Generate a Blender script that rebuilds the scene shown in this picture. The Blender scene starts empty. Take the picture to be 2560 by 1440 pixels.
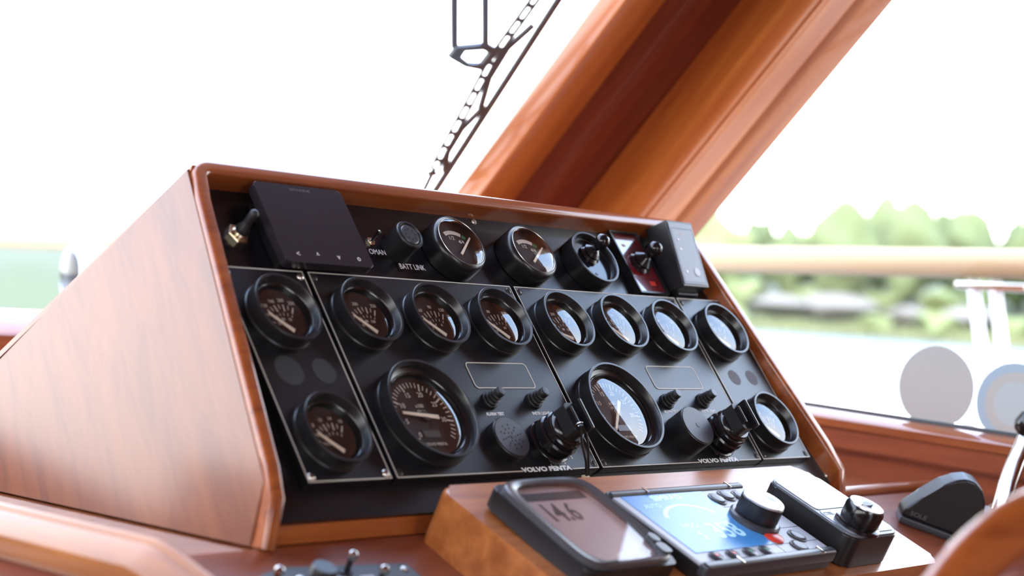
import bpy, bmesh, math, random
from mathutils import Vector, Matrix
random.seed(7)
scn = bpy.context.scene
COL = scn.collection
R = math.radians

# ------------------------------------------------------------------ camera
cam_d = bpy.data.cameras.new('camera')
cam_d.sensor_width = 36.0
cam_d.lens = 4338.8 / 2560.0 * 36.0
cam_d.clip_start = 0.02
cam_d.clip_end = 3000.0
cam_d.dof.use_dof = True
cam_d.dof.focus_distance = 1.50
cam_d.dof.aperture_fstop = 4.7
cam = bpy.data.objects.new('camera', cam_d)
COL.objects.link(cam)
cr, cu, cf = (.659976, -.748564, .063907), (-.045908, .044722, .997944), (.749883, .661553, .004850)
cam.matrix_world = Matrix(((cr[0], cu[0], -cf[0], -.88193), (cr[1], cu[1], -cf[1], -.89287), (cr[2], cu[2], -cf[2], .13801), (0, 0, 0, 1)))
scn.camera = cam

# ------------------------------------------------------------------ sky and exposure
SKY = 7.5
wd = bpy.data.worlds.new('sky')
scn.world = wd
wd.use_nodes = True
nt = wd.node_tree
nt.nodes.clear()
o_ = nt.nodes.new('ShaderNodeOutputWorld')
bg = nt.nodes.new('ShaderNodeBackground')
tc = nt.nodes.new('ShaderNodeTexCoord')
sep = nt.nodes.new('ShaderNodeSeparateXYZ')
ramp = nt.nodes.new('ShaderNodeValToRGB')
noi = nt.nodes.new('ShaderNodeTexNoise')
mixc = nt.nodes.new('ShaderNodeMix')
mixc.data_type = 'RGBA'
noi.inputs['Scale'].default_value = 2.2
noi.inputs['Detail'].default_value = 5.0
r2 = nt.nodes.new('ShaderNodeValToRGB')
r2.color_ramp.elements[0].position = .42
r2.color_ramp.elements[1].position = .62
ramp.color_ramp.elements[0].position = .0
ramp.color_ramp.elements[0].color = (.97, 1.0, .99, 1)
ramp.color_ramp.elements[1].position = .75
ramp.color_ramp.elements[1].color = (.40, .60, 1.0, 1)
e = ramp.color_ramp.elements.new(.16)
e.color = (.95, .98, 1.0, 1)
e = ramp.color_ramp.elements.new(.42)
e.color = (.56, .74, 1.0, 1)
nt.links.new(tc.outputs['Generated'], sep.inputs[0])
nt.links.new(tc.outputs['Generated'], noi.inputs['Vector'])
nt.links.new(sep.outputs['Z'], ramp.inputs[0])
nt.links.new(noi.outputs['Fac'], r2.inputs[0])
r2.color_ramp.elements[1].color = (.6, .6, .6, 1)
nt.links.new(r2.outputs[0], mixc.inputs['Factor'])
nt.links.new(ramp.outputs[0], mixc.inputs['A'])
mixc.inputs['B'].default_value = (1.0, 1.0, 1.0, 1)
nt.links.new(mixc.outputs['Result'], bg.inputs['Color'])
bg.inputs['Strength'].default_value = SKY
nt.links.new(bg.outputs[0], o_.inputs[0])

vs = scn.view_settings
vs.view_transform = 'Standard'
vs.look = 'None'
vs.gamma = 1.0
vs.use_curve_mapping = False
vs.exposure = 0.0


# ------------------------------------------------------------------ materials
def srgb(r, g, b):
    f = lambda c: c / 12.92 if c <= .04045 else ((c + .055) / 1.055) ** 2.4
    return (f(r / 255), f(g / 255), f(b / 255), 1)


def mat(name, col, rough=.5, metal=0., coat=0., coat_rough=.05, spec=.5, emit=None, emit_s=0., bump=0., bscale=300., trans=0.):
    m = bpy.data.materials.new(name)
    m.use_nodes = True
    n = m.node_tree
    p = n.nodes['Principled BSDF']
    p.inputs['Base Color'].default_value = col
    p.inputs['Roughness'].default_value = rough
    p.inputs['Metallic'].default_value = metal
    p.inputs['Coat Weight'].default_value = coat
    p.inputs['Coat Roughness'].default_value = coat_rough
    p.inputs['Specular IOR Level'].default_value = spec
    if emit:
        p.inputs['Emission Color'].default_value = emit
        p.inputs['Emission Strength'].default_value = emit_s
    if bump:
        t = n.nodes.new('ShaderNodeTexCoord')
        x = n.nodes.new('ShaderNodeTexNoise')
        x.inputs['Scale'].default_value = bscale
        x.inputs['Detail'].default_value = 3
        b = n.nodes.new('ShaderNodeBump')
        b.inputs['Strength'].default_value = bump
        b.inputs['Distance'].default_value = .00005
        n.links.new(t.outputs['Object'], x.inputs['Vector'])
        n.links.new(x.outputs['Fac'], b.inputs['Height'])
        n.links.new(b.outputs[0], p.inputs['Normal'])
    return m


def wood(name, dark, light, axis=(1, 0, 0), scale=(4, 60, 60), coat=1.0, rough=.4, coat_rough=.08, contrast=(.32, .7), coat_ior=1.5):
    """varnished wood: noise stretched along the grain axis (object space)"""
    m = bpy.data.materials.new(name)
    m.use_nodes = True
    n = m.node_tree
    p = n.nodes['Principled BSDF']
    t = n.nodes.new('ShaderNodeTexCoord')
    ax = Vector(axis).normalized()
    bx = ax.cross(Vector((0, 0, 1)) if abs(ax.z) < .9 else Vector((1, 0, 0))).normalized()
    cx = ax.cross(bx)
    cmb = n.nodes.new('ShaderNodeCombineXYZ')
    for k, (v, sc_) in enumerate(zip((ax, bx, cx), scale)):
        d = n.nodes.new('ShaderNodeVectorMath')
        d.operation = 'DOT_PRODUCT'
        d.inputs[1].default_value = v * sc_
        n.links.new(t.outputs['Object'], d.inputs[0])
        n.links.new(d.outputs['Value'], cmb.inputs[k])
    a = n.nodes.new('ShaderNodeTexNoise')
    a.inputs['Scale'].default_value = 1.0
    a.inputs['Detail'].default_value = 6
    a.inputs['Roughness'].default_value = .62
    a.inputs['Distortion'].default_value = .6
    cr_ = n.nodes.new('ShaderNodeValToRGB')
    cr_.color_ramp.elements[0].position = contrast[0]
    cr_.color_ramp.elements[0].color = dark
    cr_.color_ramp.elements[1].position = contrast[1]
    cr_.color_ramp.elements[1].color = light
    n.links.new(cmb.outputs[0], a.inputs['Vector'])
    n.links.new(a.outputs['Fac'], cr_.inputs[0])
    n.links.new(cr_.outputs[0], p.inputs['Base Color'])
    p.inputs['Roughness'].default_value = rough
    p.inputs['Specular IOR Level'].default_value = .2
    p.inputs['Coat Weight'].default_value = coat
    p.inputs['Coat Roughness'].default_value = coat_rough
    p.inputs['Coat IOR'].default_value = coat_ior
    return m


def glass(name, ior=1.5, tint=(1, 1, 1, 1), rough=0.0):
    m = bpy.data.materials.new(name)
    m.use_nodes = True
    n = m.node_tree
    n.nodes.clear()
    o = n.nodes.new('ShaderNodeOutputMaterial')
    mx = n.nodes.new('ShaderNodeMixShader')
    tr = n.nodes.new('ShaderNodeBsdfTransparent')
    gl = n.nodes.new('ShaderNodeBsdfGlossy')
    lw_ = n.nodes.new('ShaderNodeLayerWeight')
    pw_ = n.nodes.new('ShaderNodeMath')
    pw_.operation = 'POWER'
    pw_.inputs[1].default_value = 5.0
    f0 = ((ior - 1) / (ior + 1)) ** 2
    fr = n.nodes.new('ShaderNodeMath')
    fr.operation = 'MULTIPLY_ADD'
    fr.inputs[1].default_value = 1 - f0
    fr.inputs[2].default_value = f0
    n.links.new(lw_.outputs['Facing'], pw_.inputs[0])
    n.links.new(pw_.outputs[0], fr.inputs[0])
    gl.inputs['Roughness'].default_value = rough
    tr.inputs['Color'].default_value = tint
    n.links.new(fr.outputs[0], mx.inputs[0])
    n.links.new(tr.outputs[0], mx.inputs[1])
    n.links.new(gl.outputs[0], mx.inputs[2])
    n.links.new(mx.outputs[0], o.inputs[0])
    return m


def sticker_mat(name, col, k=.35):
    m = bpy.data.materials.new(name)
    m.use_nodes = True
    n = m.node_tree
    n.nodes.clear()
    o = n.nodes.new('ShaderNodeOutputMaterial')
    mx = n.nodes.new('ShaderNodeMixShader')
    df = n.nodes.new('ShaderNodeBsdfDiffuse')
    tl = n.nodes.new('ShaderNodeBsdfTranslucent')
    df.inputs[0].default_value = col
    tl.inputs[0].default_value = col
    mx.inputs[0].default_value = k
    n.links.new(df.outputs[0], mx.inputs[1])
    n.links.new(tl.outputs[0], mx.inputs[2])
    n.links.new(mx.outputs[0], o.inputs[0])
    return m


W_D, W_L = (.20, .042, .011, 1), (.38, .100, .021, 1)
M = {}
M['wood_x'] = wood('varnished mahogany', W_D, W_L)
M['wood_y'] = wood('varnished mahogany lengthwise', W_D, W_L, (0, 1, 0), coat_rough=.06, coat_ior=1.42)
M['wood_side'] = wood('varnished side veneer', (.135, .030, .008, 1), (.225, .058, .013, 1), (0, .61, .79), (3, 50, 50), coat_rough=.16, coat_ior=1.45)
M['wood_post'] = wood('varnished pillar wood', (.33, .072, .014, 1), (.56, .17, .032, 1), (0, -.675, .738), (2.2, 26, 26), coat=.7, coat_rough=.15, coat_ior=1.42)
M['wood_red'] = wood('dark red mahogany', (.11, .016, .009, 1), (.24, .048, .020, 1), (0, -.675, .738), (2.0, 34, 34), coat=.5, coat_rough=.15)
M['wood_dark'] = wood('red mahogany panel', (.17, .033, .014, 1), (.33, .078, .025, 1), (0, 1, 0), (3, 40, 40), coat_rough=.15)
M['teak'] = wood('oiled teak', (.27, .075, .017, 1), (.47, .155, .040, 1), (1, 0, 0), (6, 70, 70), coat=.75, coat_rough=.24, rough=.45, coat_ior=1.42)
M['wood_rail'] = wood('golden varnished rail', (.26, .075, .014, 1), (.44, .150, .030, 1), (0, 1, 0), coat=.6, coat_rough=.10, coat_ior=1.38)
M['wood_desk'] = wood('worn red desk veneer', (.15, .030, .012, 1), (.29, .070, .022, 1), (1, 0, 0), coat=.35, coat_rough=.28, coat_ior=1.4)
M['board'] = mat('black fascia board', (.006, .005, .007, 1), .25, bump=.05, bscale=900)
M['plate'] = mat('grained black panel plate', (.007, .007, .009, 1), .34, bump=.25, bscale=1500)
M['blank'] = mat('smooth black insert', (.014, .014, .018, 1), .36)
M['black'] = mat('black plastic', (.010, .009, .010, 1), .38)
M['black_gloss'] = mat('glossy black plastic', (.008, .007, .008, 1), .16)
M['rubber'] = mat('black rubber', (.010, .009, .009, 1), .5)
M['rim'] = mat('satin black bezel', (.011, .010, .011, 1), .28)
M['dial'] = mat('brown black dial face', (.012, .008, .008, 1), .7)
M['ink'] = mat('off white print', srgb(222, 212, 204), .6)
M['line'] = mat('warm white border line', srgb(205, 200, 188), .5)
M['white'] = mat('white print', srgb(235, 235, 238), .5)
M['needle'] = mat('cream needle', srgb(238, 220, 195), .5)
M['green'] = mat('green print', srgb(30, 130, 80), .5)
M['red'] = mat('red plastic', srgb(215, 62, 48), .35)
M['red_deco'] = mat('dark red face', srgb(110, 18, 28), .2, coat=1.0, coat_rough=.02)
M['red_deco'].node_tree.nodes['Principled BSDF'].inputs['Coat IOR'].default_value = 1.9
M['lens'] = glass('instrument lens', 2.0)
M['screen_glass'] = glass('display cover glass', 1.12)
M['pane'] = glass('window glass', 1.15)
M['chrome'] = mat('chrome', (.55, .53, .51, 1), .12, 1.0)
M['brass'] = mat('nickel brass', (.72, .60, .42, 1), .25, 1.0)
M['steel'] = mat('steel screw', (.62, .58, .52, 1), .3, 1.0)
M['darkscrew'] = mat('blackened screw', (.05, .045, .04, 1), .35, .6)
M['grey_face'] = mat('light grey key face', srgb(176, 178, 186), .38)
M['grey_mid'] = mat('mid grey plastic', srgb(96, 98, 106), .35)
M['grey_dark'] = mat('dark grey plastic', srgb(58, 58, 64), .32)
M['grey_panel'] = mat('grey switch panel', srgb(74, 78, 80), .45)
M['buzz'] = mat('matt grey black face', srgb(62, 60, 66), .42, bump=.3, bscale=2500)
M['lcd_pink'] = mat('warm grey display', srgb(168, 142, 140), .35)
M['lcd_blue'] = mat('sky tinted display with glow', srgb(60, 125, 190), .25, emit=srgb(70, 140, 205), emit_s=.22)  # blue base and faint glow stand in for sky reflected in the LCD
M['lcd_ink'] = mat('pale blue figures with added glow', srgb(170, 215, 235), .3, emit=srgb(170, 215, 235), emit_s=.3)  # figures given a slight glow along with the screen's painted sky
M['lcd_pale'] = mat('pale display', srgb(128, 128, 128), .4, spec=.2)
M['lcd_black'] = mat('display figures', (.008, .006, .006, 1), .4)
M['lcd_grey'] = mat('counter display', srgb(60, 60, 50), .3)
M['box_face'] = mat('grey membrane face', srgb(112, 122, 138), .3, spec=.4)
M['stain'] = mat('dull sticker residue', srgb(92, 86, 92), .75)
M['stain_d'] = mat('dull smear', (.022, .022, .023, 1), .6)
M['tag'] = mat('beige tag', srgb(205, 190, 150), .5)
M['skin_white'] = mat('white paint', (.75, .76, .78, 1), .4)
M['rail'] = mat('sun bleached rail wood', (.40, .27, .14, 1), .5)
M['st_beige'] = sticker_mat('beige sticker back', (.215, .185, .165, 1), .85)
M['st_blue'] = sticker_mat('pale blue sticker ring', (.17, .187, .207, 1), .85)
M['st_cream'] = sticker_mat('pale sticker centre', (.21, .205, .195, 1), .85)
M['st_rose'] = sticker_mat('rose sticker blotch', (.135, .10, .095, 1), .85)
M['grass'] = mat('grass bank', (.17, .26, .11, 1), .9)
M['leaf1'] = mat('pale green leaves', (.170, .195, .075, 1), .9)
M['leaf2'] = mat('mid green leaves', (.140, .170, .068, 1), .9)
M['leaf3'] = mat('yellow green leaves', (.25, .28, .11, 1), .9)
M['bark'] = mat('bark', (.08, .05, .035, 1), .9)
M['rock'] = mat('pale rock', (.27, .232, .195, 1), .9)
M['water'] = mat('rippled water', (.14, .16, .16, 1), .45)


def terrain_mat():
    m = bpy.data.materials.new('wooded shore ground')
    m.use_nodes = True
    n = m.node_tree
    p = n.nodes['Principled BSDF']
    t = n.nodes.new('ShaderNodeTexCoord')
    x = n.nodes.new('ShaderNodeTexNoise')
    x.inputs['Scale'].default_value = .06
    x.inputs['Detail'].default_value = 4
    c = n.nodes.new('ShaderNodeValToRGB')
    c.color_ramp.elements[0].position = .40
    c.color_ramp.elements[0].color = (.095, .112, .050, 1)
    c.color_ramp.elements[1].position = .62
    c.color_ramp.elements[1].color = (.110, .122, .072, 1)
    n.links.new(t.outputs['Object'], x.inputs[0])
    n.links.new(x.outputs['Fac'], c.inputs[0])
    n.links.new(c.outputs[0], p.inputs['Base Color'])
    p.inputs['Roughness'].default_value = .9
    return m


M['ground'] = terrain_mat()


# ------------------------------------------------------------------ mesh helpers
class B:
    """collects geometry for ONE mesh"""

    def __init__(s):
        s.bm = bmesh.new()
        s.bev = False

    def faces(s, vs, fs):
        v = [s.bm.verts.new(p) for p in vs]
        for f in fs:
            try:
                s.bm.faces.new([v[i] for i in f])
            except ValueError:
                pass
        return v

    def prism(s, pts, z0, z1, bev=0., seg=2, top_only=False):
        n = len(pts)
        t = bmesh.new()
        lo = [t.verts.new((p[0], p[1], z0)) for p in pts]
        hi = [t.verts.new((p[0], p[1], z1)) for p in pts]
        t.faces.new(lo[::-1])
        top = t.faces.new(hi)
        for i in range(n):
            t.faces.new((lo[i], lo[(i + 1) % n], hi[(i + 1) % n], hi[i]))
        if bev:
            s.bev = True
            ed = list(top.edges) if top_only else [e for e in t.edges]
            bmesh.ops.bevel(t, geom=ed, offset=bev, segments=seg, profile=.5, affect='EDGES', clamp_overlap=True)
        s.add(t)
        return s

    def box(s, x0, x1, y0, y1, z0, z1, bev=0., seg=2, top_only=False):
        return s.prism([(x0, y0), (x1, y0), (x1, y1), (x0, y1)], z0, z1, bev, seg, top_only)

    def add(s, t, mtx=None):
        if mtx:
            bmesh.ops.transform(t, matrix=mtx, verts=t.verts)
        me = bpy.data.meshes.new('tmp')
        t.to_mesh(me)
        t.free()
        s.bm.from_mesh(me)
        bpy.data.meshes.remove(me)

    def lathe(s, prof, seg=48, c=(0, 0), close=False):
        """prof: (radius, height) pairs; r = 0 closes with a point"""
        rings = []
        for r, z in prof:
            if r < 1e-7:
                rings.append([s.bm.verts.new((c[0], c[1], z))])
            else:
                rings.append([s.bm.verts.new((c[0] + r * math.cos(2 * math.pi * k / seg), c[1] + r * math.sin(2 * math.pi * k / seg), z)) for k in range(seg)])
        if close:
            rings.append(rings[0])
        for a, b in zip(rings, rings[1:]):
            for k in range(seg):
                j = (k + 1) % seg
                q = [a[k % len(a)], a[j % len(a)], b[j % len(b)], b[k % len(b)]]
                u = []
                for v in q:
                    if v not in u:
                        u.append(v)
                if len(u) > 2:
                    try:
                        s.bm.faces.new(u)
                    except ValueError:
                        pass
        return s

    def sweep(s, path, prof, baxis, closed=False, cap=True):
        """prof (p, q): p along cross(t, b), q along b"""
        P = [Vector(p) for p in path]
        n = len(P)
        rings = []
        for i in range(n):
            if closed:
                d0, d1 = (P[i] - P[i - 1]).normalized(), (P[(i + 1) % n] - P[i]).normalized()
            else:
                d0 = (P[i] - P[max(i - 1, 0)]).normalized() if i else (P[1] - P[0]).normalized()
                d1 = (P[min(i + 1, n - 1)] - P[i]).normalized() if i < n - 1 else d0
            t = (d0 + d1).normalized()
            b = Vector(baxis[i] if isinstance(baxis, list) else baxis)
            b = (b - t * b.dot(t)).normalized()
            a = t.cross(b).normalized()
            k = 1.0 / max(.35, math.sqrt(max(0., (1 + d0.dot(d1)) / 2)))
            bend = (d1 - d0)
            kk_a = k if abs(bend.dot(a)) > abs(bend.dot(b)) else 1
            kk_b = k if kk_a == 1 else 1
            rings.append([s.bm.verts.new(P[i] + a * p * kk_a + b * q * kk_b) for p, q in prof])
        m = len(prof)
        for i in range(n if closed else n - 1):
            A, Bq = rings[i], rings[(i + 1) % n]
            for k in range(m):
                s.bm.faces.new((A[k], A[(k + 1) % m], Bq[(k + 1) % m], Bq[k]))
        if cap and not closed:
            s.bm.faces.new(rings[0][::-1])
            s.bm.faces.new(rings[-1])
        return s

    def tube(s, path, r, seg=12, closed=False):
        P = [Vector(p) for p in path]
        t = (P[-1] - P[0]).normalized() if not closed else Vector((0, 0, 1))
        b = Vector((0, 0, 1)) if abs(t.z) < .8 else Vector((0, 1, 0))
        if closed:
            b = (P[0] - P[1]).cross(P[2] - P[1]).normalized()
        return s.sweep(path, [(r * math.cos(2 * math.pi * k / seg), r * math.sin(2 * math.pi * k / seg)) for k in range(seg)], b, closed)

    def mesh(s, name, smooth=True, ang=35):
        bmesh.ops.remove_doubles(s.bm, verts=s.bm.verts, dist=1e-7)
        bmesh.ops.recalc_face_normals(s.bm, faces=s.bm.faces)
        me = bpy.data.meshes.new(name)
        s.bm.to_mesh(me)
        s.bm.free()
        if smooth:
            for p in me.polygons:
                p.use_smooth = True
            me.set_sharp_from_angle(angle=R(ang))
        if s.bev:
            me['wn'] = 1
        return me


def link(name, me, m, parent=None, loc=(0, 0, 0), rot=(0, 0, 0), kind=None, label=None):
    if isinstance(me, B):
        me = me.mesh(name)
    if m is not None and not me.materials:
        me.materials.append(M[m] if isinstance(m, str) else m)
    o = bpy.data.objects.new(name, me)
    COL.objects.link(o)
    o.parent = parent
    o.location = loc
    o.rotation_euler = rot
    if me.get('wn'):
        wmod = o.modifiers.new('weighted', 'WEIGHTED_NORMAL')
        wmod.keep_sharp = True
    if kind:
        o['kind'] = kind
    if label:
        o['label'] = label
    return o


def tag(o, label, cat, group=None):
    o['label'] = label
    o['category'] = cat
    if group:
        o['group'] = group
    return o


# frames: panel (x = along panel, y = up the panel, z = out of it), desk (x, y = up the slope, z = out)
PA = R(52.5)
DA = R(23.8)
PV, PN = Vector((0, math.cos(PA), math.sin(PA))), Vector((0, -math.sin(PA), math.cos(PA)))
DV, DN = Vector((0, math.cos(DA), math.sin(DA))), Vector((0, -math.sin(DA), math.cos(DA)))
DESK0 = Vector((0, -.010, -.040))
POD0 = Vector((.0294, -.030, -.0023))
MM = .001


def pw(u, v, n=0.):
    return Vector((u * MM, 0, 0)) + PV * v * MM + PN * n * MM


def dw(x, y, h=0.):
    return DESK0 + Vector((x * MM, 0, 0)) + DV * y * MM + DN * h * MM


def podw(x, y, h=0.):
    return POD0 + Vector((x * MM, 0, 0)) + DV * y * MM + DN * h * MM


def thing(name, label, cat, loc, ang=0., rz=0., group=None):
    o = bpy.data.objects.new(name, None)
    o.empty_display_size = .01
    COL.objects.link(o)
    o.matrix_world = Matrix.Translation(loc) @ Matrix.Rotation(ang, 4, 'X') @ Matrix.Rotation(rz, 4, 'Z')
    return tag(o, label, cat, group)


def rrect(x0, x1, y0, y1, r, k=5):
    out = []
    for cx, cy, a0 in ((x1 - r, y1 - r, 0), (x0 + r, y1 - r, 90), (x0 + r, y0 + r, 180), (x1 - r, y0 + r, 270)):
        for i in range(k + 1):
            a = R(a0 + 90 * i / k)
            out.append((cx + r * math.cos(a), cy + r * math.sin(a)))
    return out


def rsec(w, h, r, k=3):
    return rrect(-w / 2, w / 2, -h / 2, h / 2, r, k)


def ringprism(outer, inner, z0, z1):
    """flat ring between two outlines of equal count"""
    b = B()
    n = len(outer)
    vs = [(p[0], p[1], z) for z in (z0, z1) for pts in (outer, inner) for p in pts]
    fs = []
    for i in range(n):
        j = (i + 1) % n
        fs += [(i, j, n + j, n + i)[::-1], (2 * n + i, 2 * n + j, 3 * n + j, 3 * n + i), (i, j, 2 * n + j, 2 * n + i), (n + i, 3 * n + i, 3 * n + j, n + j)]
    b.faces(vs, fs)
    return b


_tx = {}


def text_mesh(body, size, align='CENTER', bold=0., shear=0., sx=1.0):
    key = (body, size, align, bold, shear, sx)
    if key in _tx:
        return _tx[key]
    cu_ = bpy.data.curves.new('txt', 'FONT')
    cu_.body = body
    cu_.size = size
    cu_.align_x = align
    cu_.align_y = 'CENTER'
    cu_.offset = bold
    cu_.shear = shear
    cu_.extrude = .00008
    cu_.resolution_u = 3
    ob = bpy.data.objects.new('txt', cu_)
    me = bpy.data.meshes.new_from_object(ob)
    bpy.data.objects.remove(ob)
    if sx != 1.0:
        me.transform(Matrix.Diagonal((sx, 1, 1, 1)))
    _tx[key] = me
    return me


def text(name, body, size, m, parent, x, y, z, rz=0., align='CENTER', bold=0., shear=0., sx=1.0):
    me = text_mesh(body, size, align, bold, shear, sx).copy()
    me.materials.clear()
    me.materials.append(M[m])
    return link(name, me, None, parent, (x, y, z), (0, 0, rz))


def merge_text(items, name):
    """several small printed strings as one print mesh: items (body, size, x, y, z)"""
    b = B()
    for body, size, x, y, z in items:
        t = bmesh.new()
        t.from_mesh(text_mesh(body, size))
        b.add(t, Matrix.Translation((x, y, z)))
    return b


# ================================================================== THE SETTING
def struct(name, b, m, parent=None, **k):
    o = link(name, b, m, parent, **k)
    if parent is None:
        o['kind'] = 'structure'
    return o


# --- pillar between windscreen and side window: section drawn at z = .39, swept along its rake
RAKE = -.9153


def raked(sec, z0, z1, zref=.39):
    b = B()
    n = len(sec)
    vs = [(x, y + RAKE * (z - zref), z) for z in (z0, z1) for x, y in sec]
    fs = [tuple(range(n))[::-1], tuple(range(n, 2 * n))] + [(i, (i + 1) % n, n + (i + 1) % n, n + i) for i in range(n)]
    b.faces(vs, fs)
    return b


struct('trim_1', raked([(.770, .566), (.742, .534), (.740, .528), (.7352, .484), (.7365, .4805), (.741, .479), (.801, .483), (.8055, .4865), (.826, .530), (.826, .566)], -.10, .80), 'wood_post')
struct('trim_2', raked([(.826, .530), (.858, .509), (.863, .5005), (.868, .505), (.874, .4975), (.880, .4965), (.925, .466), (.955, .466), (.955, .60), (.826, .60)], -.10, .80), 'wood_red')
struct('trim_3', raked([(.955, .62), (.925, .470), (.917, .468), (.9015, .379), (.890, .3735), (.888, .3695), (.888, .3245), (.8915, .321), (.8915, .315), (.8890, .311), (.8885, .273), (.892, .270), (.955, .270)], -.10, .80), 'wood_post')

# --- windscreen: raked plane y = .545 + RAKE (z - .39)
WS = lambda x, z, d=0.: (x, .552 + RAKE * (z - .39) + d * .738, z + d * .675)
w1 = B()
w1.faces([WS(-1.62, .086), WS(.745, .086), WS(.745, .79), WS(-1.62, .79), WS(-1.62, .086, .005), WS(.745, .086, .005), WS(.745, .79, .005), WS(-1.62, .79, .005)],
         [(0, 1, 2, 3), (7, 6, 5, 4), (0, 4, 5, 1), (1, 5, 6, 2), (2, 6, 7, 3), (3, 7, 4, 0)])
win1 = struct('window_1', w1, 'pane')
sill = B()
sill.sweep([(-1.72, 0, 0), (.74, 0, 0)], [(.795, .059), (.799, .064), (.848, .0838), (.856, .086), (.875, .086), (.875, -.10), (.795, -.10)], (0, 0, 1), False)
# sweep axes: t = +x, b = +z, a = t x b = -y  -> mirror to +y
for v in sill.bm.verts:
    v.co.y = -v.co.y
struct('trim_4', sill, 'wood_x')
hd = B().box(-1.75, .95, -.02, .21, .785, .83)
for v in hd.bm.verts:
    pass
struct('trim_5', hd, 'wood_x')
# port corner post of the windscreen (mirror of the visible one, plainer)
struct('trim_6', raked([(-1.75, .60), (-1.75, .27), (-1.69, .27), (-1.69, .50), (-1.60, .51), (-1.60, .60)], -.10, .80), 'wood_post')

# --- starboard wall: coaming boards, sill, window pane
zs = lambda y: .0237 + .0405 * (y + 0.0)
wallr = B()
wallr.faces([(x, y, z) for x in (.872, .95) for y, z in ((-2.2, -.95), (.75, -.95), (.75, zs(.75) - .0175), (-2.2, zs(-2.2) - .0175))],
            [(0, 1, 2, 3), (7, 6, 5, 4), (0, 4, 5, 1), (1, 5, 6, 2), (2, 6, 7, 3), (3, 7, 4, 0)])
struct('wall_right', wallr, 'wood_dark')
cb = B()
for (x0, zt, zb) in ((.862, .008, -.0225),):
    cb.faces([(x0, -2.2, zs(-2.2) + zt - .02), (x0, .66, zs(.66) + zt - .02), (x0, .66, zs(.66) + zb - .02), (x0, -2.2, zs(-2.2) + zb - .02),
              (.95, -2.2, zs(-2.2) + zt - .02), (.95, .66, zs(.66) + zt - .02), (.95, .66, zs(.66) + zb - .02), (.95, -2.2, zs(-2.2) + zb - .02)],
             [(0, 1, 2, 3), (4, 7, 6, 5), (0, 4, 5, 1), (3, 2, 6, 7), (0, 3, 7, 4), (1, 5, 6, 2)])
bmesh.ops.bevel(cb.bm, geom=list(cb.bm.edges), offset=.003, segments=2, affect='EDGES')
struct('trim_7', cb, 'wood_dark')
sl = B()
n_ = [(.857, -.008), (.857, -.0165), (.95, -.0165), (.95, .002), (.9, .0005), (.866, -.0020)]
sl.faces([(x, -2.2, zs(-2.2) + z) for x, z in n_] + [(x, .66, zs(.66) + z) for x, z in n_],
         [tuple(range(6))[::-1], tuple(range(6, 12))] + [(i, (i + 1) % 6, 6 + (i + 1) % 6, 6 + i) for i in range(6)])
struct('trim_8', sl, 'wood_y')
SLOPE_SILL = (zs(.66) - zs(-2.2)) / 2.86
pane = B()
ypane = lambda z: .62 - .9153 * (z - .045)
pts = [(-.595, zs(-.595)), (.63, zs(.63)), (.0, .735), (-.065, .735)]
pane.faces([(.898, y, z) for y, z in pts] + [(.902, y, z) for y, z in pts], [(0, 1, 2, 3), (7, 6, 5, 4), (0, 4, 5, 1), (1, 5, 6, 2), (2, 6, 7, 3), (3, 7, 4, 0)])
win2 = struct('window_2', pane, 'pane')
seal = B()
seal.faces([(x, y, zs(y) + dz) for y in (-.595, .6) for x, dz in ((.8945, .0), (.9015, .0006), (.9015, .004), (.8965, .004))],
           [(0, 1, 2, 3), (7, 6, 5, 4), (0, 4, 5, 1), (1, 5, 6, 2), (2, 6, 7, 3), (3, 7, 4, 0)])
link('seal', seal, 'rubber', win2)
aft = B()
ap = [(-2.2, -.0165 + zs(-2.2)), (-.605, zs(-.605) + .001), (-.060, .732), (-.060, .80), (-2.2, .80)]
aft.faces([(.880, y, z) for y, z in ap] + [(.95, y, z) for y, z in ap], [tuple(range(5)), tuple(range(5, 10))[::-1]] + [(i, (i + 1) % 5, 5 + (i + 1) % 5, 5 + i) for i in range(5)])
struct('trim_9', aft, 'wood_y')
struct('trim_10', B().box(.87, .95, -.060, .05, .732, .80), 'wood_y')
struct('ceiling', B().box(-1.75, .95, -2.2, .06, .80, .84), 'wood_x')
struct('floor', B().box(-1.75, .872, -2.2, .9, -1.0, -.95), 'teak')

struct('wall_left', B().box(-1.83, -1.75, -2.2, .75, -.95, .05), 'wood_dark')
struct('trim_11', B().box(-1.83, -1.75, -2.2, .10, .70, .84), 'wood_x')
struct('trim_12', B().box(-1.83, -1.75, -1.30, -1.20, .05, .70), 'wood_post')
struct('wall_back', B().box(-1.83, -.60, -2.28, -2.2, -.95, .84), 'wood_dark')
struct('wall_back', B().box(.15, .95, -2.28, -2.2, -.95, .84), 'wood_dark')
struct('reflected_block', B().box(-1.74, -.56, .16, .66, -.95, .125, .01), 'wood_dark')  # unseen block added so the side panel's foot reflects wood instead of sky
# --- outside: foredeck, water, shore
fd = B().prism([(-1.9, .9), (1.55, .9), (1.6, 2.6), (.9, 5.2), (-.1, 6.6), (-1.2, 5.2), (-1.9, 2.6)], -.42, -.34)
struct('deck', fd, 'skin_white')
wb = B()
wb.faces([(-1500, -1500, -2.36), (1500, -1500, -2.36), (1500, 1500, -2.36), (-1500, 1500, -2.36)], [(0, 1, 2, 3)])
struct('water', wb, 'water')


def shore_r(az):
    if az < 40:
        return 70.
    if az > 50:
        return 236. + 6 * math.sin(az * .35)
    k = (az - 40) / 10
    return 70. + (236. - 70.) * (3 * k * k - 2 * k ** 3)


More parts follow.
